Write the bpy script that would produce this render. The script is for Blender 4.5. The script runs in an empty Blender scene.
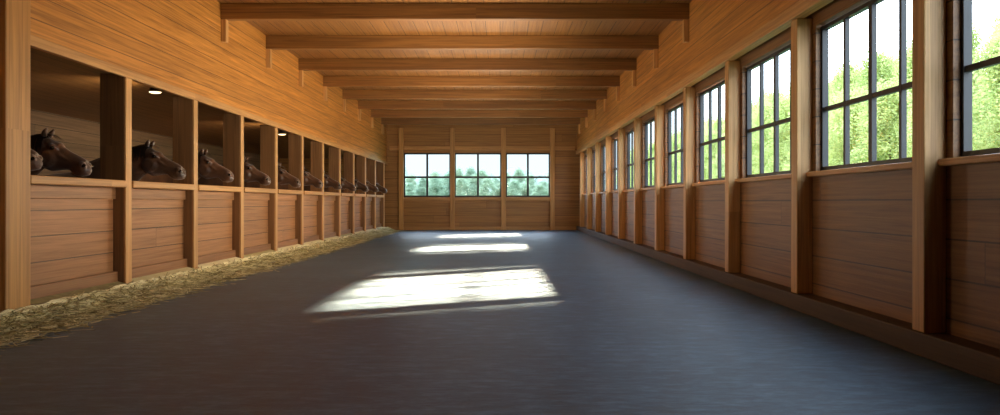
import bpy, bmesh, math, random
from mathutils import Vector, Matrix
random.seed(7)
S = bpy.context.scene
C = S.collection
S.view_settings.view_transform = 'Standard'
ORD = ['first','second','third','fourth','fifth','sixth','seventh','eighth','ninth','tenth','eleventh','twelfth','thirteenth']

# ------------------------------------------------------------------ helpers
def link(o, parent=None):
    C.objects.link(o)
    if parent: o.parent = parent
    return o
def mesh_obj(name, bm, mat, parent=None, smooth=False, loc=(0,0,0)):
    me = bpy.data.meshes.new(name)
    bmesh.ops.recalc_face_normals(bm, faces=bm.faces)
    bm.to_mesh(me); bm.free()
    if smooth:
        me.polygons.foreach_set('use_smooth', [True]*len(me.polygons))
    me.materials.append(mat)
    o = bpy.data.objects.new(name, me); o.location = loc
    return link(o, parent)
def thing(name, label, cat, loc=(0,0,0), group=None):
    o = bpy.data.objects.new(name, None); o.location = loc; o.empty_display_size = .1
    o['label'] = label; o['category'] = cat
    if group: o['group'] = group
    return link(o)
def tag(o, label, cat, group=None, kind=None):
    o['label'] = label; o['category'] = cat
    if group: o['group'] = group
    if kind: o['kind'] = kind
    return o
def struct(name, bm, mat, label=None):
    o = mesh_obj(name, bm, mat); o['kind'] = 'structure'
    if label: o['label'] = label
    return o
def box(bm, x0, x1, y0, y1, z0, z1, bev=0.0):
    m = Matrix.Translation(((x0+x1)/2,(y0+y1)/2,(z0+z1)/2)) @ Matrix.Diagonal((x1-x0,y1-y0,z1-z0,1))
    r = bmesh.ops.create_cube(bm, size=1, matrix=m)
    if bev > 0:
        es = list({e for v in r['verts'] for e in v.link_edges})
        bmesh.ops.bevel(bm, geom=es, offset=bev, segments=2, affect='EDGES', profile=.5)
    return bm
def B(*boxes, bev=0.0):
    bm = bmesh.new()
    for b in boxes: box(bm, *b, bev=bev)
    return bm
def tube(bm, pts, radii, side=(0,1,0), n=16):
    """closed tube; radii (a along side, b perpendicular)"""
    pts = [Vector(p) for p in pts]; side = Vector(side).normalized()
    rings = []
    for i, p in enumerate(pts):
        t = (pts[min(i+1,len(pts)-1)] - pts[max(i-1,0)]).normalized()
        v = t.cross(side).normalized(); s = v.cross(t).normalized()
        a, b = radii[i] if isinstance(radii[i], tuple) else (radii[i], radii[i])
        rings.append([bm.verts.new(p + s*a*math.cos(2*math.pi*k/n) + v*b*math.sin(2*math.pi*k/n)) for k in range(n)])
    for r0, r1 in zip(rings, rings[1:]):
        for k in range(n):
            bm.faces.new((r0[k], r0[(k+1)%n], r1[(k+1)%n], r1[k]))
    for r, p, q in ((rings[0], pts[0], pts[1]), (rings[-1], pts[-1], pts[-2])):
        c = bm.verts.new(p + (p-q).normalized()*0.004)
        for k in range(n): bm.faces.new((r[k], r[(k+1)%n], c))
def lathe(bm, prof, n=24):
    rings = [[bm.verts.new((r*math.cos(2*math.pi*k/n), r*math.sin(2*math.pi*k/n), z)) for k in range(n)] for r, z in prof]
    for r0, r1 in zip(rings, rings[1:]):
        for k in range(n): bm.faces.new((r0[k], r0[(k+1)%n], r1[(k+1)%n], r1[k]))
    bm.faces.new(rings[0]); bm.faces.new(rings[-1])

# ------------------------------------------------------------------ materials
class NT:
    def __init__(s, name):
        s.m = bpy.data.materials.new(name); s.m.use_nodes = True
        s.t = s.m.node_tree; s.p = s.t.nodes['Principled BSDF']; s.out = s.t.nodes['Material Output']
    def n(s, typ, **kw):
        nd = s.t.nodes.new(typ)
        for k, v in kw.items(): setattr(nd, k, v)
        return nd
    def l(s, a, b): s.t.links.new(a, b)
    def math(s, op, a, b=None):
        nd = s.n('ShaderNodeMath', operation=op)
        for i, v in enumerate((a, b)):
            if v is None: continue
            if isinstance(v, (int, float)): nd.inputs[i].default_value = v
            else: s.l(v, nd.inputs[i])
        return nd.outputs[0]
    def ramp(s, fac, stops):
        r = s.n('ShaderNodeValToRGB'); s.l(fac, r.inputs[0])
        e = r.color_ramp.elements
        while len(e) < len(stops): e.new(.5)
        for k, (p, c) in enumerate(stops):
            e[k].position = p; e[k].color = (*c, 1) if len(c) == 3 else c
        return r.outputs[0]
    def mix(s, mode, fac, a, b):
        nd = s.n('ShaderNodeMix', data_type='RGBA', blend_type=mode)
        for v, i in ((fac, 0), (a, 6), (b, 7)):
            if isinstance(v, (int, float)): nd.inputs[i].default_value = v
            elif isinstance(v, tuple): nd.inputs[i].default_value = (*v, 1)
            else: s.l(v, nd.inputs[i])
        return nd.outputs[2]

def wood(name, dark, light, grain='Y', across='Z', pw=.2, rough=.48, plen=9.0, var=.2, seam=.6):
    N = NT(name)
    tc = N.n('ShaderNodeTexCoord'); sp = N.n('ShaderNodeSeparateXYZ'); N.l(tc.outputs['Object'], sp.inputs[0])
    oi = N.n('ShaderNodeObjectInfo')
    ax = {'X': sp.outputs[0], 'Y': sp.outputs[1], 'Z': sp.outputs[2]}
    third = [a for a in 'XYZ' if a not in (grain, across)][0]
    u, v, w = ax[grain], ax[across], ax[third]
    off = N.math('MULTIPLY', oi.outputs['Random'], 37.0)
    vv = N.math('DIVIDE', v, pw)
    idx = N.math('FLOOR', vv); fr = N.math('FRACT', vv)
    wn = N.n('ShaderNodeTexWhiteNoise', noise_dimensions='1D'); N.l(N.math('ADD', idx, off), wn.inputs['W'])
    uu = N.math('ADD', N.math('DIVIDE', u, plen), N.math('MULTIPLY', wn.outputs['Value'], 7.0))
    jdx = N.math('FLOOR', uu); jf = N.math('FRACT', uu)
    wn2 = N.n('ShaderNodeTexWhiteNoise', noise_dimensions='2D')
    cb0 = N.n('ShaderNodeCombineXYZ'); N.l(idx, cb0.inputs[0]); N.l(jdx, cb0.inputs[1]); N.l(cb0.outputs[0], wn2.inputs['Vector'])
    cb = N.n('ShaderNodeCombineXYZ')
    N.l(N.math('MULTIPLY', u, .6), cb.inputs[0])
    N.l(N.math('MULTIPLY', v, 24.0), cb.inputs[1])
    N.l(N.math('ADD', N.math('MULTIPLY', w, 24.0), N.math('MULTIPLY', N.math('ADD', wn2.outputs['Value'], off), 31.0)), cb.inputs[2])
    no = N.n('ShaderNodeTexNoise'); no.inputs['Scale'].default_value = 1.0; no.inputs['Detail'].default_value = 6
    no.inputs['Roughness'].default_value = .62; no.inputs['Distortion'].default_value = .6
    N.l(cb.outputs[0], no.inputs['Vector'])
    mid = tuple((a+b)/2 for a, b in zip(dark, light))
    col = N.ramp(no.outputs['Fac'], [(.3, dark), (.5, mid), (.72, light)])
    tint = N.math('ADD', N.math('MULTIPLY', wn2.outputs['Value'], var), 1-var/2)
    tc3 = N.n('ShaderNodeCombineXYZ')
    for i in range(3): N.l(tint, tc3.inputs[i])
    col = N.mix('MULTIPLY', 1.0, col, tc3.outputs[0])
    e = .006/pw*1.2
    a = N.math('LESS_THAN', fr, e); b = N.math('GREATER_THAN', fr, 1-e)
    c = N.math('LESS_THAN', jf, .004/plen*2)
    sm = N.math('MULTIPLY', N.math('MAXIMUM', N.math('MAXIMUM', a, b), c), seam)
    col = N.mix('MIX', sm, col, tuple(x*.15 for x in dark))
    N.l(col, N.p.inputs['Base Color'])
    N.p.inputs['Roughness'].default_value = rough
    bp = N.n('ShaderNodeBump'); bp.inputs['Strength'].default_value = .3; bp.inputs['Distance'].default_value = .01
    N.l(N.math('SUBTRACT', no.outputs['Fac'], N.math('MULTIPLY', sm, 2.0)), bp.inputs['Height'])
    N.l(bp.outputs[0], N.p.inputs['Normal'])
    return N.m

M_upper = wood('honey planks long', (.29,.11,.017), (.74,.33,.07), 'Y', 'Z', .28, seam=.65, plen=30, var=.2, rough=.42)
M_back  = wood('honey planks cross', (.22,.09,.02), (.47,.22,.055), 'X', 'Z', .34, seam=.75)
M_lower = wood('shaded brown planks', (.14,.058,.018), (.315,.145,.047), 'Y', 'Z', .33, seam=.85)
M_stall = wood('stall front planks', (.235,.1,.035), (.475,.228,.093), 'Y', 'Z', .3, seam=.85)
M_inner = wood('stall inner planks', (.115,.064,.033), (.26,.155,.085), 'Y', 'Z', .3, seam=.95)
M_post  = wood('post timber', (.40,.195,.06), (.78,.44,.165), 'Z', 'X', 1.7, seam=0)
M_bpost = wood('back wall post timber', (.34,.155,.042), (.68,.35,.105), 'Z', 'X', 1.7, seam=0)
M_post_shade = wood('stall post timber', (.14,.06,.02), (.3,.145,.052), 'Z', 'X', 1.7, seam=0)  # post colour darkened for the shaded near sides
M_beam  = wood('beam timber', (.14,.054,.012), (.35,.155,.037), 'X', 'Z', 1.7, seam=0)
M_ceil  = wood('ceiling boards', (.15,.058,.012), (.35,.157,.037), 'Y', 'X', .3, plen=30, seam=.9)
M_rail  = wood('rail timber', (.38,.18,.056), (.7,.385,.14), 'Y', 'Z', 1.7, seam=0)
M_base  = wood('dark baseboard timber', (.045,.02,.008), (.10,.05,.018), 'Y', 'Z', 1.7, seam=0, rough=.65)
M_kick  = wood('kickboard timber', (.17,.07,.026), (.34,.16,.066), 'Y', 'Z', 1.7, seam=0)
M_railx = wood('cross rail timber', (.33,.15,.045), (.64,.33,.105), 'X', 'Z', 1.7, seam=0)

def floor_mat():
    N = NT('blue grey slate screed')
    tc = N.n('ShaderNodeTexCoord')
    mp = N.n('ShaderNodeMapping'); mp.inputs['Scale'].default_value = (.8, 1.9, 1); N.l(tc.outputs['Object'], mp.inputs[0])
    a = N.n('ShaderNodeTexNoise'); a.inputs['Scale'].default_value = 4.5; a.inputs['Detail'].default_value = 13; a.inputs['Roughness'].default_value = .82
    N.l(mp.outputs[0], a.inputs['Vector'])
    b = N.n('ShaderNodeTexNoise'); b.inputs['Scale'].default_value = .8; b.inputs['Detail'].default_value = 6
    N.l(tc.outputs['Object'], b.inputs['Vector'])
    col = N.ramp(a.outputs['Fac'], [(.38,(.011,.036,.062)), (.5,(.042,.094,.142)), (.62,(.12,.205,.28))])
    col = N.mix('MULTIPLY', .6, col, N.ramp(b.outputs['Fac'], [(.32,(.6,.6,.6)), (.68,(1.25,1.25,1.25))]))
    N.l(col, N.p.inputs['Base Color'])
    N.l(N.ramp(a.outputs['Fac'], [(.3,(.34,)*3), (.8,(.54,)*3)]), N.p.inputs['Roughness'])
    N.p.inputs['Specular IOR Level'].default_value = .45
    bp = N.n('ShaderNodeBump'); bp.inputs['Strength'].default_value = .5; bp.inputs['Distance'].default_value = .015
    N.l(a.outputs['Fac'], bp.inputs['Height']); N.l(bp.outputs[0], N.p.inputs['Normal'])
    return N.m
M_floor = floor_mat()
def flat(name, col, rough=.6, metal=0, noise=.25, scale=12):
    N = NT(name); tc = N.n('ShaderNodeTexCoord')
    no = N.n('ShaderNodeTexNoise'); no.inputs['Scale'].default_value = scale; no.inputs['Detail'].default_value = 4
    N.l(tc.outputs['Object'], no.inputs['Vector'])
    N.l(N.ramp(no.outputs['Fac'], [(.3, tuple(c*(1-noise) for c in col)), (.7, tuple(c*(1+noise) for c in col))]), N.p.inputs['Base Color'])
    N.p.inputs['Roughness'].default_value = rough; N.p.inputs['Metallic'].default_value = metal
    return N.m
M_metal = flat('black window metal', (.012,.012,.014), .45)
M_plinth = flat('concrete plinth', (.16,.15,.14), .8)
M_grass = flat('grass', (.09,.15,.05), .9, noise=.4, scale=1.5)
M_hill = flat('hazy far forest', (.17,.22,.18), 1.0, noise=.3, scale=.5)  # haze put into the colour as a pale grey green
M_bark = flat('bark', (.10,.08,.05), .9)
M_eye = flat('eye', (.006,.004,.003), .08)
M_hair = flat('black horsehair', (.016,.010,.008), .45)
M_lampbody = flat('lamp metal', (.12,.1,.08), .4, .6)
def glass_mat(name, refl):
    N = NT(name); t = N.n('ShaderNodeBsdfTransparent'); g = N.n('ShaderNodeBsdfGlossy'); g.inputs['Roughness'].default_value = .02
    t.inputs[0].default_value = (.97,.985,.98,1)
    m = N.n('ShaderNodeMixShader'); m.inputs[0].default_value = refl
    N.l(t.outputs[0], m.inputs[1]); N.l(g.outputs[0], m.inputs[2]); N.l(m.outputs[0], N.out.inputs[0]); return N.m
M_glass = glass_mat('window glass', .03); M_glass2 = glass_mat('antireflective window glass', .002)
def leaf_mat(name, a, b):
    N = NT(name); tc = N.n('ShaderNodeTexCoord'); oi = N.n('ShaderNodeObjectInfo')
    no = N.n('ShaderNodeTexNoise'); no.inputs['Scale'].default_value = 1.3; N.l(tc.outputs['Object'], no.inputs['Vector'])
    f = N.math('ADD', N.math('MULTIPLY', no.outputs['Fac'], .8), N.math('MULTIPLY', oi.outputs['Random'], .3))
    col = N.ramp(f, [(.3, a), (.8, b)])
    d = N.n('ShaderNodeBsdfDiffuse'); t = N.n('ShaderNodeBsdfTranslucent'); m = N.n('ShaderNodeMixShader'); m.inputs[0].default_value = .5
    N.l(col, d.inputs[0]); N.l(col, t.inputs[0]); N.l(d.outputs[0], m.inputs[1]); N.l(t.outputs[0], m.inputs[2]); N.l(m.outputs[0], N.out.inputs[0])
    return N.m
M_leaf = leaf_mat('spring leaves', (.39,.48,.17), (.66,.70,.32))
M_leaf2 = leaf_mat('far hazy leaves', (.25,.36,.26), (.42,.51,.36))  # haze painted into the leaf colour, paler and bluer
def straw_mat():
    N = NT('straw'); g = N.n('ShaderNodeNewGeometry'); tc = N.n('ShaderNodeTexCoord')
    no = N.n('ShaderNodeTexNoise'); no.inputs['Scale'].default_value = 9; N.l(tc.outputs['Object'], no.inputs['Vector'])
    f = N.math('ADD', N.math('MULTIPLY', g.outputs['Random Per Island'], .85), N.math('MULTIPLY', no.outputs['Fac'], .25))
    N.l(N.ramp(f, [(.15,(.17,.145,.06)), (.5,(.54,.48,.23)), (.9,(.9,.83,.52))]), N.p.inputs['Base Color'])
    N.p.inputs['Roughness'].default_value = .7; return N.m
M_straw = straw_mat()
def coat_mat():
    N = NT('bay horse coat'); tc = N.n('ShaderNodeTexCoord'); oi = N.n('ShaderNodeObjectInfo')
    sp = N.n('ShaderNodeSeparateXYZ'); N.l(tc.outputs['Object'], sp.inputs[0])
    no = N.n('ShaderNodeTexNoise'); no.inputs['Scale'].default_value = 7; no.inputs['Detail'].default_value = 7; N.l(tc.outputs['Object'], no.inputs['Vector'])
    col = N.ramp(no.outputs['Fac'], [(.3,(.055,.024,.011)), (.7,(.15,.064,.028))])
    v = N.math('ADD', N.math('MULTIPLY', oi.outputs['Random'], .6), .7)
    c3 = N.n('ShaderNodeCombineXYZ')
    for i in range(3): N.l(v, c3.inputs[i])
    col = N.mix('MULTIPLY', 1.0, col, c3.outputs[0])
    muz = N.ramp(N.math('ADD', sp.outputs[0], N.math('MULTIPLY', no.outputs['Fac'], .05)), [(.38,(0,0,0)), (.50,(1,1,1))])
    col = N.mix('MIX', muz, col, (.15,.112,.095))
    leg = N.ramp(sp.outputs[2], [(.45,(1,1,1)), (.65,(0,0,0))])
    col = N.mix('MIX', leg, col, (.015,.011,.01))
    N.l(col, N.p.inputs['Base Color']); N.p.inputs['Roughness'].default_value = .3
    N.p.inputs['Sheen Weight'].default_value = .3
    n2 = N.n('ShaderNodeTexNoise'); n2.inputs['Scale'].default_value = 60; n2.inputs['Detail'].default_value = 3; N.l(tc.outputs['Object'], n2.inputs['Vector'])
    bp = N.n('ShaderNodeBump'); bp.inputs['Strength'].default_value = .3; bp.inputs['Distance'].default_value = .01
    N.l(N.math('ADD', n2.outputs['Fac'], N.math('MULTIPLY', no.outputs['Fac'], 1.5)), bp.inputs['Height']); N.l(bp.outputs[0], N.p.inputs['Normal'])
    return N.m
M_coat = coat_mat()
def emis(name, col, st):
    N = NT(name); N.p.inputs['Emission Color'].default_value = (*col,1); N.p.inputs['Emission Strength'].default_value = st
    N.p.inputs['Base Color'].default_value = (*col,1); return N.m
M_glow = emis('warm lamp diffuser', (1,.70,.36), 4)

# ------------------------------------------------------------------ room shell
XR, XW, XL, YB, ZB = 3.55, 3.74, -5.24, 37.0, 4.73
ZC = 5.03
XE = -10.2
struct('floor', B((-5.3, 4.0, -3, YB+.2, -.2, 0)), M_floor)
struct('floor_stalls', B((XE, -5.3, 8.3, YB+.2, -.2, 0)), M_plinth, 'stall floor behind the half walls')
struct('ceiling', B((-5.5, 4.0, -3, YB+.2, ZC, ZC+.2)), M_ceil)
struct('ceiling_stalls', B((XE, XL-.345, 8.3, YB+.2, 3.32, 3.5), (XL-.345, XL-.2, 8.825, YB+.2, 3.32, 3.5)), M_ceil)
struct('wall_left', B((XL-.2, XL, 8.825, YB, 3.09, ZC)), M_upper, 'honey plank wall above the horse stalls')
struct('wall_left_near', B((XL-.3, XL-.06, -3, 8.365, 0, ZC)), M_upper)
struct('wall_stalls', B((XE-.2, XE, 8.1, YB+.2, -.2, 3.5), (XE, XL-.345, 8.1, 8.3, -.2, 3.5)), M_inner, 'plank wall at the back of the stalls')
struct('wall_front', B((-5.6, 4.0, -3.2, -3, -.2, ZC+.2)), M_back)

# right wall with window openings
P0, PS = 6.9, 2.87                   # far edges of posts
NB = 11
wins = [(P0 - PS + .10 + PS*k, P0 + PS*k - .30) for k in range(NB)]   # bay k lies nearer than post k
ZS, ZT = 1.67, 3.37
XO = 3.86
bx = [(XW, XO, -3, YB, 0, ZS-.06), (XW, XO, -3, YB, ZT+.02, ZC)]
prev = -3
for a, b in wins:
    bx.append((XW, XO, prev, a, ZS-.06, ZT+.02)); prev = b
bx.append((XW, XO, prev, YB, ZS-.06, ZT+.02))
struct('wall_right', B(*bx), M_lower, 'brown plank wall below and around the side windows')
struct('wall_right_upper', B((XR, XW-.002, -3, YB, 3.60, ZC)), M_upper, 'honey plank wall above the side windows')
struct('trim_1', B((XR-.05, XR+.1, -3, YB, 3.50, 3.66), bev=.01), M_rail, 'header rail along the top of the side windows')
struct('trim_2', B((XW-.07, 3.80, -3, YB, ZS-.07, ZS-.01), bev=.01), M_rail, 'sill ledge below the side windows')
struct('baseboard_right', B((XR-.02, XW+.01, -3, YB, 0, .2), bev=.012), M_base)
struct('trim_3', B((XL-.02, XL+.035, 8.83, YB, 3.04, 3.16), bev=.008), M_rail, 'rail along the top of the stall openings')

# back wall
bw = [(-4.46,-2.28), (-2.11,.07), (.26,2.32)]
bz0, bz1 = 1.53, 3.57
bx = [(XE, 4.0, YB, YB+.12, 0, bz0), (XE, 4.0, YB, YB+.12, bz1, ZC)]
prev = XE
for a, b in bw: bx.append((prev, a, YB, YB+.12, bz0, bz1)); prev = b
bx.append((prev, 4.0, YB, YB+.12, bz0, bz1))
struct('wall_back', B(*bx), M_back)
n = 4
for x in (-4.56, -2.195, .165, 2.42):
    struct('trim_%d' % n, B((x-.11, x+.11, YB-.16, YB+.01, 0, ZB-.02), bev=.012), M_bpost, 'upright post on the back wall'); n += 1
struct('trim_%d' % n, B((-5.1, XR-.1, YB-.11, YB+.01, bz1+.12, bz1+.3), bev=.01), M_railx, 'rail above the back windows'); n += 1
struct('trim_%d' % n, B((-4.47, 2.33, YB-.12, YB+.01, bz0-.17, bz0-.03), bev=.01), M_railx, 'sill below the back windows'); n += 1
struct('baseboard_back', B((-5.2, XR, YB-.05, YB+.01, 0, .16), bev=.01), M_railx)

# windows
def side_window(k, a, b):
    f, t = .045, .026
    bm = bmesh.new(); x0, x1 = 3.80, 3.87
    box(bm, x0, x1, a, a+f, ZS, ZT); box(bm, x0, x1, b-f, b, ZS, ZT)
    box(bm, x0, x1, a+f, b-f, ZS, ZS+f); box(bm, x0, x1, a+f, b-f, ZT-f, ZT)
    for i in (1, 2, 3):
        y = a + (b-a)*i/4; w = t if i != 2 else .04
        box(bm, x0+.01, x1-.01, y-w, y+w, ZS+f, ZT-f)
    zm = 2.39
    for i in range(4):
        y0 = a+(b-a)*i/4; y1 = a+(b-a)*(i+1)/4
        box(bm, x0+.013, x1-.013, y0+.03, y1-.03, zm-t, zm+t)
    o = struct('window_%d' % k, bm, M_metal, 'black framed eight pane window, %s from the camera in the side wall' % ORD[k-1])
    mesh_obj('glass', B((3.832, 3.838, a+.02, b-.02, ZS+.02, ZT-.02)), M_glass, o)
for k, (a, b) in enumerate(wins): side_window(k+1, a, b)
for k, (a, b) in enumerate(bw):
    f, t = .07, .045; bm = bmesh.new(); y0, y1 = YB+.02, YB+.1
    box(bm, a, a+f, y0, y1, bz0, bz1); box(bm, b-f, b, y0, y1, bz0, bz1)
    box(bm, a+f, b-f, y0, y1, bz0, bz0+f); box(bm, a+f, b-f, y0, y1, bz1-f, bz1)
    zm = bz0 + (bz1-bz0)*.45
    m = (a+b)/2
    box(bm, m-t, m+t, y0+.005, y1-.005, bz0+f, bz1-f)
    box(bm, a+f, b-f, y0+.008, y1-.008, zm-t, zm+t)
    o = struct('window_%d' % (NB+k+1), bm, M_metal, '%s window of the back wall' % ('left','middle','right')[k])
    mesh_obj('glass', B((a+.02, b-.02, YB+.058, YB+.064, bz0+.02, bz1-.02)), M_glass2, o)

# ------------------------------------------------------------------ posts of the window wall
for k in range(NB):
    y1 = P0 + PS*k
    o = mesh_obj('wall_post', B((0, XW-XR, -.2, 0, .2, 3.50), bev=.012), M_post, loc=(XR, y1, 0))
    tag(o, 'timber post between the side windows, %s from the camera' % ('nearest' if k == 0 else ORD[k]), 'post', 'timber posts along the window wall')

# ------------------------------------------------------------------ ceiling beams with corbels
for k in range(8):
    y = 15.0 + 2.9*k
    t = thing('ceiling_beam', 'wooden cross beam under the ceiling, %s from the camera' % ('nearest' if k == 0 else ORD[k]), 'beam', (0, y, ZB), 'ceiling cross beams')
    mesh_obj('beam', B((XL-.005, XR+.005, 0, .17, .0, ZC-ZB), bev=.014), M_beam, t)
    mesh_obj('corbel', B((XL-.005, XL+.10, .02, .15, -.42, .01), bev=.012), M_post, t)
    mesh_obj('corbel', B((XR-.10, XR+.005, .02, .15, -.42, .01), bev=.012), M_post, t)

# ------------------------------------------------------------------ stalls
Q0, QS, NS = 8.82, 2.47, 11
for k in range(NS+1):
    y1 = Q0 + QS*k
    if k == 0:
        o = mesh_obj('stall_post', B((-.34, .07, -.45, 0, 0, ZC), bev=.014), M_bpost, loc=(XL, y1, 0))
        tag(o, 'thick full height timber post at the near end of the stalls', 'post', 'posts between the horse stalls')
    else:
        lab = 'brown timber post between the %s and %s stalls from the camera' % (ORD[k-1], ORD[k]) if k < NS else 'brown timber post closing the stall row at the back wall'
        t = thing('stall_post', lab, 'post', (XL, y1, 0), 'posts between the horse stalls')
        mesh_obj('post', B((-.32, .015, -.18, 0, 0, 3.09), bev=.012), M_post_shade, t)
        f = mesh_obj('lit_face_layer', B((.013, .045, -.18, .0, 0, 3.035), bev=.006), M_post, t)  # thin layer added, its pale colour stands for light on the aisle face
        f['label'] = 'added pale layer for the lit aisle face'
for k in range(NS):
    a, b = Q0 + QS*k + .005, Q0 + QS*(k+1) - .185
    L = b-a
    t = thing('half_wall', 'plank half wall with ledge closing the %s stall from the camera' % ORD[k], 'half wall', (XL, a, 0), 'half walls of the horse stalls')
    mesh_obj('panel', B((-.2, -.13, 0, L, 0, 1.52)), M_stall, t)
    mesh_obj('cap_rail', B((-.25, .07, 0, L, 1.50, 1.60), bev=.014), M_rail, t)
    mesh_obj('upper_rail', B((-.135, -.09, 0, L, 1.34, 1.50), bev=.008), M_stall, t)
    mesh_obj('kickboard', B((-.135, -.06, 0, L, 0, .34), bev=.01), M_kick, t)

# stall lamps
def lamp(x, y, z, lab):
    t = thing('ceiling_lamp', lab, 'lamp', (x, y, z), 'lamps in the stalls')
    bm = bmesh.new(); lathe(bm, [(.05, .03), (.05, 3.325-z)], 20); mesh_obj('stem', bm, M_lampbody, t, True)
    bm = bmesh.new(); lathe(bm, [(.05,.075), (.08,.06), (.105,.03), (.112,.0), (.105,-.004), (.09,.01)], 28); mesh_obj('housing', bm, M_lampbody, t, True)
    bm = bmesh.new(); lathe(bm, [(.095,.004), (.092,-.008), (.07,-.018), (.025,-.024)], 28); mesh_obj('diffuser', bm, M_glow, t, True)
    l = bpy.data.lights.new('stall_bulb', 'SPOT'); l.energy = 200; l.color = (1,.82,.58); l.shadow_soft_size = .04
    l.spot_size = math.radians(130); l.spot_blend = 1
    o = bpy.data.objects.new('stall_bulb', l); o.location = (x-.1, y, z-.05)
    o.rotation_euler = Vector((-.85,.3,-.3)).to_track_quat('-Z','Y').to_euler(); C.objects.link(o)
lamp(-5.69, 13.2, 3.115, 'glowing round lamp above the horse in the second stall')
lamp(-5.60, 20.55, 3.04, 'small glowing lamp above the horse in the fifth stall')

# ------------------------------------------------------------------ straw
def straw():
    bm = bmesh.new()
    ny, nx = 240, 12; y0, y1 = 4.0, 36.8
    XS = XL+.085
    def h(s): return .16*(1-s)**1.5
    def width(y): return .30+.06*math.sin(y*2.1)+.05*math.sin(y*5.3+1)
    grid = []
    for j in range(ny+1):
        y = y0+(y1-y0)*j/ny; row = []
        for i in range(nx+1):
            s = i/nx; x = XS+width(y)*s
            z = h(s)+random.uniform(-.012,.02)*(1-s)+.002
            row.append(bm.verts.new((x, y, z)))
        grid.append(row)
    for j in range(ny):
        for i in range(nx): bm.faces.new((grid[j][i], grid[j][i+1], grid[j+1][i+1], grid[j+1][i]))
    for q in range(26000):
        y = y0+.2+(y1-y0-.4)*(random.random()**1.6)
        s = random.random()
        s = s if random.random() < .55 else 1+abs(random.gauss(0,.42))
        x = XS+.40*s
        z = h(min(s,1))+.008+random.random()*.03*(1.1-min(s,1))
        L = random.uniform(.07,.26); a = random.uniform(0, math.pi*2); el = random.uniform(-.15,.4)*(1.15-min(s,1))
        d = Vector((math.cos(a)*math.cos(el), math.sin(a)*math.cos(el), math.sin(el)))*L/2
        w = Vector((-math.sin(a), math.cos(a), random.uniform(-.6,.6))).normalized()*random.uniform(.003,.0075)
        p = Vector((x,y,z))
        if p.x-abs(d.x) < XS: continue
        v = [bm.verts.new(p+c) for c in (-d-w, d-w, d+w, -d+w)]
        for vv in v: vv.co.z = max(vv.co.z, .003)
        bm.faces.new(v)
    for k in range(NS):
        ya, yb = Q0+QS*k+.03, Q0+QS*(k+1)-.2
        vs = [bm.verts.new(p) for p in ((XL-.055,ya,.20),(XS+.01,ya,.162),(XS+.01,yb,.162),(XL-.055,yb,.20))]
        bm.faces.new(vs)
    o = mesh_obj('straw', bm, M_straw)
    tag(o, 'bank of loose pale straw along the foot of the stalls', 'straw', kind='stuff')
straw()

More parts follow.
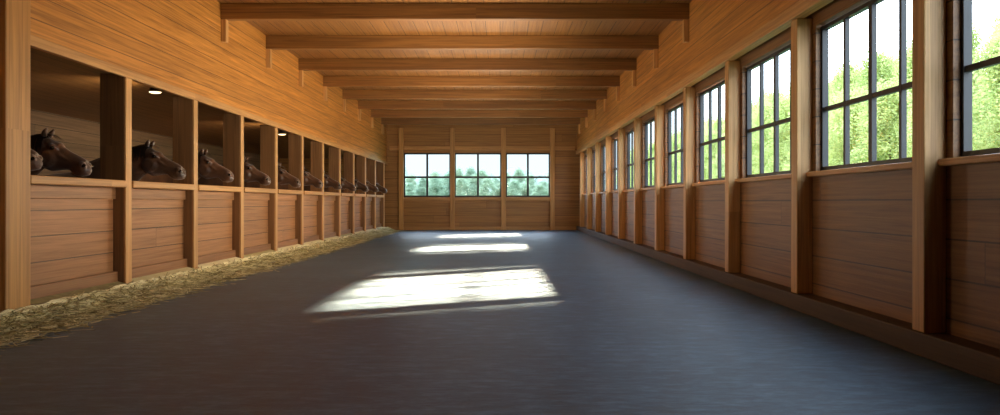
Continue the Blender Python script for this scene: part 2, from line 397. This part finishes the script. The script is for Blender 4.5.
# ------------------------------------------------------------------ horse
def make_horse():
    t = thing('horse', '', 'horse', (0,0,0), 'horses in the stalls')
    bm = bmesh.new()
    tube(bm, [(-.56,0,1.12),(-.66,0,1.12),(-.82,0,1.14),(-1.1,0,1.15),(-1.5,0,1.12),(-1.9,0,1.16),(-2.2,0,1.2),(-2.42,0,1.2),(-2.54,0,1.17)],
         [(.10,.14),(.18,.25),(.24,.36),(.27,.40),(.30,.39),(.29,.35),(.28,.33),(.21,.26),(.1,.13)], n=24)
    # neck
    tube(bm, [(-1.0,0,1.28),(-.8,0,1.36),(-.58,0,1.485),(-.36,0,1.605),(-.18,0,1.705),(-.06,0,1.77)],
         [(.15,.29),(.17,.335),(.155,.30),(.135,.25),(.11,.195),(.088,.14)], n=20)
    # head : straight face line from poll to nose
    d = Vector((.84,0,-.543)).normalized(); nn = Vector((d.z,0,-d.x))
    top0 = Vector((-.05,0,1.91)); K = .93
    pts, rad = [], []
    for s, w, dp in ((-.01,.06,.08),(.05,.09,.122),(.12,.110,.162),(.19,.118,.178),(.25,.110,.166),(.31,.092,.136),(.38,.079,.108),(.45,.073,.095),(.51,.077,.095),(.565,.081,.096),(.605,.076,.089),(.635,.062,.07),(.655,.03,.04)):
        bump = .016*math.exp(-((s-.16)/.09)**2) - .01*math.exp(-((s-.38)/.08)**2)
        pts.append(top0 + d*s*K + nn*(dp-bump) + (nn*.014 if s > .6 else Vector((0,0,0)))); rad.append((w, dp))
    tube(bm, pts, rad, n=22)
    for sy in (-1,1):
        # cheek disc
        p = top0 + d*.178 + nn*.198
        tube(bm, [p+Vector((0,sy*.05,0)), p+Vector((0,sy*.10,0)), p+Vector((0,sy*.128,0))], [.12,.106,.062], side=(1,0,0), n=14)
        # face ridge below the eye
        p = top0 + d*.29 + nn*.1
        tube(bm, [p-d*.08+Vector((0,sy*.09,0)), p+Vector((0,sy*.088,0)), p+d*.1+Vector((0,sy*.066,0))], [.014,.018,.012], n=8)
        # nostril wing
        p = top0 + d*.543 + nn*.055
        tube(bm, [p+Vector((0,sy*.046,0))-d*.05, p+Vector((0,sy*.073,0)), p+Vector((0,sy*.052,0))+d*.04], [.02,.036,.02], n=10)
        # brow
        p = top0 + d*.163 + nn*.055
        tube(bm, [p+Vector((0,sy*.078,0))-d*.05, p+Vector((0,sy*.105,0)), p+Vector((0,sy*.078,0))+d*.06], [.016,.03,.016], n=10)
        # ears
        e = top0 + Vector((-.01, sy*.052, -.02))
        tube(bm, [e, e+Vector((.006,sy*.012,.028)), e+Vector((.018,sy*.02,.052)), e+Vector((.03,sy*.022,.074)), e+Vector((.042,sy*.02,.09))],
             [(.024,.03),(.028,.034),(.025,.029),(.018,.02),(.01,.012)], n=12)
        y = sy*.17
        tube(bm, [(-.84,sy*.15,1.15),(-.84,y,.95),(-.84,y,.75),(-.83,y,.6),(-.82,y,.5),(-.83,y,.38),(-.83,y,.22),(-.82,y,.15),(-.80,y,.09),(-.79,y,.075),(-.775,y,.0)],
             [(.11,.17),(.10,.14),(.07,.09),(.055,.065),(.055,.06),(.036,.042),(.033,.038),(.043,.047),(.036,.04),(.052,.056),(.062,.07)], n=14)
        y = sy*.17
        tube(bm, [(-2.22,sy*.15,1.2),(-2.16,y,.98),(-2.14,y,.85),(-2.24,y,.7),(-2.36,y,.57),(-2.41,y,.5),(-2.40,y,.38),(-2.385,y,.24),(-2.37,y,.15),(-2.34,y,.09),(-2.33,y,.075),(-2.31,y,.0)],
             [(.14,.24),(.14,.2),(.11,.15),(.07,.095),(.05,.065),(.052,.062),(.038,.045),(.036,.042),(.045,.05),(.037,.042),(.052,.056),(.062,.07)], n=14)
    # lower lip and chin
    p = top0 + d*.505 + nn*.182
    tube(bm, [p-d*.06, p, p+d*.045], [(.042,.022),(.05,.032),(.036,.02)], n=12)
    tmp = mesh_obj('tmp', bm, M_coat)
    r = tmp.modifiers.new('r','REMESH'); r.mode = 'VOXEL'; r.voxel_size = .0115
    s = tmp.modifiers.new('s','SMOOTH'); s.factor = .5; s.iterations = 2
    dg = bpy.context.evaluated_depsgraph_get()
    me = bpy.data.meshes.new_from_object(tmp.evaluated_get(dg)); me.name = 'horse_body'
    bpy.data.objects.remove(tmp)
    me.polygons.foreach_set('use_smooth', [True]*len(me.polygons))
    if not me.materials: me.materials.append(M_coat)
    link(bpy.data.objects.new('body', me), t)
    for sy in (-1,1):
        bm = bmesh.new(); bmesh.ops.create_uvsphere(bm, u_segments=14, v_segments=10, radius=.025)
        mesh_obj('eye', bm, M_eye, t, True, loc=top0 + d*.176 + nn*.068 + Vector((0, sy*.110, 0)))
        bm = bmesh.new(); bmesh.ops.create_uvsphere(bm, u_segments=12, v_segments=8, radius=.02, matrix=Matrix.Diagonal((1.3,.6,1,1)))
        mesh_obj('nostril', bm, M_eye, t, True, loc=top0 + d*.565 + nn*.055 + Vector((0, sy*.084, 0)))
    def lock(bm, p, out, L, w):
        a = Vector((1,0,0)); prev = None
        for i in range(5):
            f = i/4
            q = p + out*(.03*math.sin(f*1.5)+.085*f) + Vector((random.uniform(-.01,.01),0,.012-L*f*f*.9-L*f*.1))
            ww = w*(1-.85*f)
            cur = (bm.verts.new(q-a*ww), bm.verts.new(q+a*ww))
            if prev: bm.faces.new((prev[0],prev[1],cur[1],cur[0]))
            prev = cur
    bm = bmesh.new()
    crest = [Vector(p) for p in ((-.06,0,1.92),(-.16,0,1.905),(-.30,0,1.87),(-.48,0,1.815),(-.68,0,1.745),(-.9,0,1.63))]
    for q in range(150):
        f = q/150*5; i = int(f); p = crest[i].lerp(crest[i+1], f-i)
        sy = -1 if q % 3 else 1
        lock(bm, p+Vector((0,sy*random.uniform(.0,.02),0)), Vector((0,sy,0)), random.uniform(.14,.24), .016)
    mesh_obj('mane', bm, M_hair, t)
    bm = bmesh.new()
    for q in range(16):
        y = (q-7.5)*.005; p = top0 + Vector((.01, y, .012)); prev = None; L = random.uniform(.12,.19)
        for i in range(5):
            f = i/4; c = p + d*L*f - nn*(.014*math.sin(f*3)+.006) + Vector((0,y*f*1.2,0)); w = .007*(1-.8*f)
            cur = (bm.verts.new(c+Vector((0,-w,0))), bm.verts.new(c+Vector((0,w,0))))
            if prev: bm.faces.new((prev[0],prev[1],cur[1],cur[0]))
            prev = cur
    mesh_obj('forelock', bm, M_hair, t)
    bm = bmesh.new(); tube(bm, [(-2.5,0,1.3),(-2.6,0,1.27),(-2.66,0,1.1),(-2.68,0,.8),(-2.66,0,.5),(-2.65,0,.36)], [.03,.04,.06,.07,.045,.012], n=12)
    mesh_obj('tail', bm, M_hair, t, True)
    return t
def dup(root):
    r = root.copy(); C.objects.link(r)
    for ch in root.children:
        c = ch.copy(); C.objects.link(c); c.parent = r
    return r
h0 = make_horse()
spots = [(-5.72, 10.22, 0.0, 1.13, 'brown horse at the first stall, its whole head seen right of the dark nose'),
         (-5.82, 9.27, .0, 1.155, 'dark horse half hidden by the thick near post, only its nose showing')]
nose = [None,-4.83,-4.90,-4.92,-4.88,-4.88,-4.86,-4.85,-4.84,-4.84,-4.84]
for k in range(1, NS):
    yc = Q0+QS*k+1.10
    sc = 1.14 if k == 1 else random.uniform(1.13,1.16) if k < 4 else random.uniform(1.15,1.18)
    spots.append((nose[k]-.475*sc, yc, random.uniform(-.08,.08) if k > 1 else 0.0, sc,
                  'bay horse putting its head out over the ledge of the %s stall' % ORD[k]))
for i, (x, y, a, sc, lab) in enumerate(spots):
    o = h0 if i == 0 else dup(h0)
    o.location = (x, y, 0); o.rotation_euler = (0,0,a); o.scale = (sc,)*3; o['label'] = lab

# ------------------------------------------------------------------ outdoors
struct('ground', B((4.1, 80, -10, 220, -.5, -.22), (-80, 4.1, YB+.3, 220, -.5, -.22)), M_grass, 'lawn outside')
def ridge(bm, p0, p1, h, n, depth, seed):
    rnd = random.Random(seed); p0 = Vector(p0); p1 = Vector(p1); t = (p1-p0).normalized(); nrm = Vector((-t.y, t.x, 0))
    rows = []
    for i in range(n+1):
        p = p0.lerp(p1, i/n); hh = h*(1+.16*math.sin(i*.37+seed)+.09*math.sin(i*1.3)+rnd.uniform(-.09,.09))
        rows.append([bm.verts.new(p + nrm*depth*a + Vector((0,0,z*hh-.25))) for a, z in ((-.6,0),(-.4,.55),(-.2,.88),(0,1),(.3,.8),(.6,0))])
    for r0, r1 in zip(rows, rows[1:]):
        for k in range(5): bm.faces.new((r0[k], r0[k+1], r1[k+1], r1[k]))
bm = bmesh.new(); ridge(bm, (-60,165,0), (58,165,0), 7.4, 160, 14, 1); ridge(bm, (58,165,0), (58,5,0), 14.0, 160, 16, 2)
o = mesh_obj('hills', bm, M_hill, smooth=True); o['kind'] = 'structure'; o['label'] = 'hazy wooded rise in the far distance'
def make_tree(leaf, seed, lab, grp):
    rnd = random.Random(seed)
    t = thing('tree', lab, 'tree', (0,0,0), grp)
    bm = bmesh.new(); tube(bm, [(0,0,-.05),(.03,0,1),(-.03,.05,2.2),(.05,0,3.6),(0,0,5)], [.2,.15,.11,.07,.02], n=10)
    mesh_obj('trunk', bm, M_bark, t, True)
    vs, fs = [], []; blobs = []
    for q in range(64):
        z = .3+7.0*(q+rnd.random())/64; R = 1.15*math.sin(min(1,max(.15,(7.8-z)/4.0))*1.5)
        a = rnd.random()*6.28; r = R*math.sqrt(rnd.random())
        blobs.append((Vector((r*math.cos(a), r*math.sin(a), z)), rnd.uniform(.42,.66)))
    for c, R in blobs:
        for q in range(400):
            v = Vector((rnd.gauss(0,1), rnd.gauss(0,1), rnd.gauss(0,1))).normalized()
            p = c + v*R*rnd.uniform(.3,1.2)
            a = Vector((rnd.gauss(0,1), rnd.gauss(0,1), rnd.gauss(0,.6))).normalized()
            b = a.cross(v); b = b.normalized() if b.length > .01 else Vector((0,0,1))
            L, w = rnd.uniform(.04,.075), rnd.uniform(.026,.042)
            k = len(vs); vs += [p-a*L, p+b*w, p+a*L, p-b*w]; fs.append((k,k+1,k+2,k+3))
    me = bpy.data.meshes.new('foliage'); me.from_pydata([tuple(x) for x in vs], [], fs); me.materials.append(leaf)
    link(bpy.data.objects.new('foliage', me), t)
    return t
LA, GA = 'sunlit light green tree on the lawn beyond the side windows', 'trees beyond the side windows'
LB, GB = 'tree tinted hazy blue green far beyond the back windows', 'trees beyond the back windows'
pa = [make_tree(M_leaf, 1, LA, GA), make_tree(M_leaf, 2, LA, GA)]
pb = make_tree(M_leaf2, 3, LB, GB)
used = set()
def put(p, x, y, s, sw):
    o = p if p.name not in used else dup(p)
    used.add(o.name)
    o.location = (x, y, -.22); o.rotation_euler = (0,0,random.random()*6.28); o.scale = (sw, sw, s)
i = 0
for row, (X, s0, s1) in enumerate(((15.2,.78,1.0), (18.9,1.0,1.22), (22.6,1.25,1.5))):
    y = 13.0 + (0,1.8,.8)[row]
    while y < 99:
        put(pa[i % 2], X, y, random.uniform(s0,s1), random.uniform(.98,1.03)); i += 1
        y += random.uniform(3.5,3.75)
for row, (Y, s0, s1) in enumerate(((110,.46,.66), (114,.5,.78), (118,.55,.9), (122,.6,1.0))):
    x = -27.0 + (0,1.7,.9,2.6)[row]
    while x < 13:
        put(pb, x, Y, random.uniform(s0,s1), random.uniform(1.0,1.05)); x += random.uniform(3.5,3.75)

# ------------------------------------------------------------------ light
w = bpy.data.worlds.new('World'); S.world = w; w.use_nodes = True
nt = w.node_tree; bg = nt.nodes['Background']
def wn(t, **kw):
    nd = nt.nodes.new(t)
    for k, v in kw.items(): setattr(nd, k, v)
    return nd
tc = wn('ShaderNodeTexCoord'); sp = wn('ShaderNodeSeparateXYZ'); rp = wn('ShaderNodeValToRGB'); ry = wn('ShaderNodeMapRange', interpolation_type='SMOOTHSTEP')
nt.links.new(tc.outputs['Generated'], sp.inputs[0]); nt.links.new(sp.outputs[2], rp.inputs[0])
e = rp.color_ramp.elements; e[0].position = 0; e[0].color = (.84,.92,1,1); e[1].position = .6; e[1].color = (.6,.76,1,1)
# the sky is a calmer pale blue towards the far end of the barn and brightest on the window side
nt.links.new(sp.outputs[1], ry.inputs['Value']); ry.inputs['From Min'].default_value = .92; ry.inputs['From Max'].default_value = .99
mx = wn('ShaderNodeMix', data_type='RGBA'); nt.links.new(ry.outputs[0], mx.inputs[0]); nt.links.new(rp.outputs[0], mx.inputs[6])
mx.inputs[7].default_value = (.132,.155,.170,1)
nt.links.new(mx.outputs[2], bg.inputs[0])
bg.inputs[1].default_value = 7.8
def portal(loc, rot, sx, sy):
    l = bpy.data.lights.new('window_portal', 'AREA'); l.shape = 'RECTANGLE'; l.size = sx; l.size_y = sy
    l.cycles.is_portal = True
    o = bpy.data.objects.new('window_portal', l); o.location = loc; o.rotation_euler = rot; C.objects.link(o)
for a, b in wins: portal((3.93, (a+b)/2, (ZS+ZT)/2), (0, math.radians(90), 0), ZT-ZS, b-a)
for a, b in bw: portal(((a+b)/2, YB+.15, (bz0+bz1)/2), (math.radians(-90), 0, 0), b-a, bz1-bz0)
# sun lamp added to brighten the trees, opposed to the window beams
sl = bpy.data.lights.new('tree_fill_sun', 'SUN'); sl.energy = 3.2; sl.color = (1,.96,.88); sl.angle = math.radians(12)
so = bpy.data.objects.new('tree_fill_sun', sl); so.location = (-20,-20,30); so.rotation_euler = Vector((.6,.55,-.6)).to_track_quat('-Z','Y').to_euler(); C.objects.link(so)
def beam(wy, ky, power, ang=2.8, soft=1.3):
    """beam of sunlight through the side window centred at wy"""
    sd = Vector((1, ky, .56)).normalized()
    pos = Vector((3.8, wy, 2.52)) + sd*38
    l = bpy.data.lights.new('sun_beam', 'SPOT'); l.energy = power; l.spot_size = math.radians(ang); l.spot_blend = .7
    l.shadow_soft_size = soft; l.color = (1,.56,.33)
    o = bpy.data.objects.new('sun_beam', l); o.location = pos; o.rotation_euler = (-sd).to_track_quat('-Z','Y').to_euler(); C.objects.link(o)
wc = [(a+b)/2 for a, b in wins]
beam(wc[3]+.42, .55, 22000000, 2.6, 1.6); beam(wc[4]-.2, .77, 22000000, 2.6, 1.6)
beam(wc[7], .58, 26000000, 3.4)
beam(wc[10], .62, 24000000, 3.4)
def fill_light(x, y, z, sx, sy, p, dr, col=(1,.82,.58)):  # unseen fill lamps added in the aisle to brighten walls and ceiling
    l = bpy.data.lights.new('aisle_fill', 'AREA'); l.shape = 'RECTANGLE'; l.size = sx; l.size_y = sy; l.energy = p; l.color = col
    o = bpy.data.objects.new('aisle_fill', l); o.location = (x,y,z); o.rotation_euler = Vector(dr).to_track_quat('-Z','Y').to_euler(); C.objects.link(o)
for y, p in ((6, 12), (11, 90), (16, 240), (21, 150), (26, 70)):
    fill_light(.2, y, 2.0, 1.4, 1.4, p, (-.8,.12,.55))
for y, p in ((9, 40), (16, 65), (23, 85)):
    fill_light(-2.2, y, 1.9, 1.2, 1.2, p, (.84,.1,.5))
fill_light(-.5, 29, 1.8, 4.0, .8, 70, (0,.8,.5))

# ------------------------------------------------------------------ camera
cd = bpy.data.cameras.new('Camera'); cd.sensor_width = 36; cd.lens = 28.8; cd.shift_y = -.0055; cd.clip_end = 500
co = bpy.data.objects.new('Camera', cd); co.location = (0,0,1.3); co.rotation_euler = (math.radians(90),0,0); C.objects.link(co)
S.camera = co
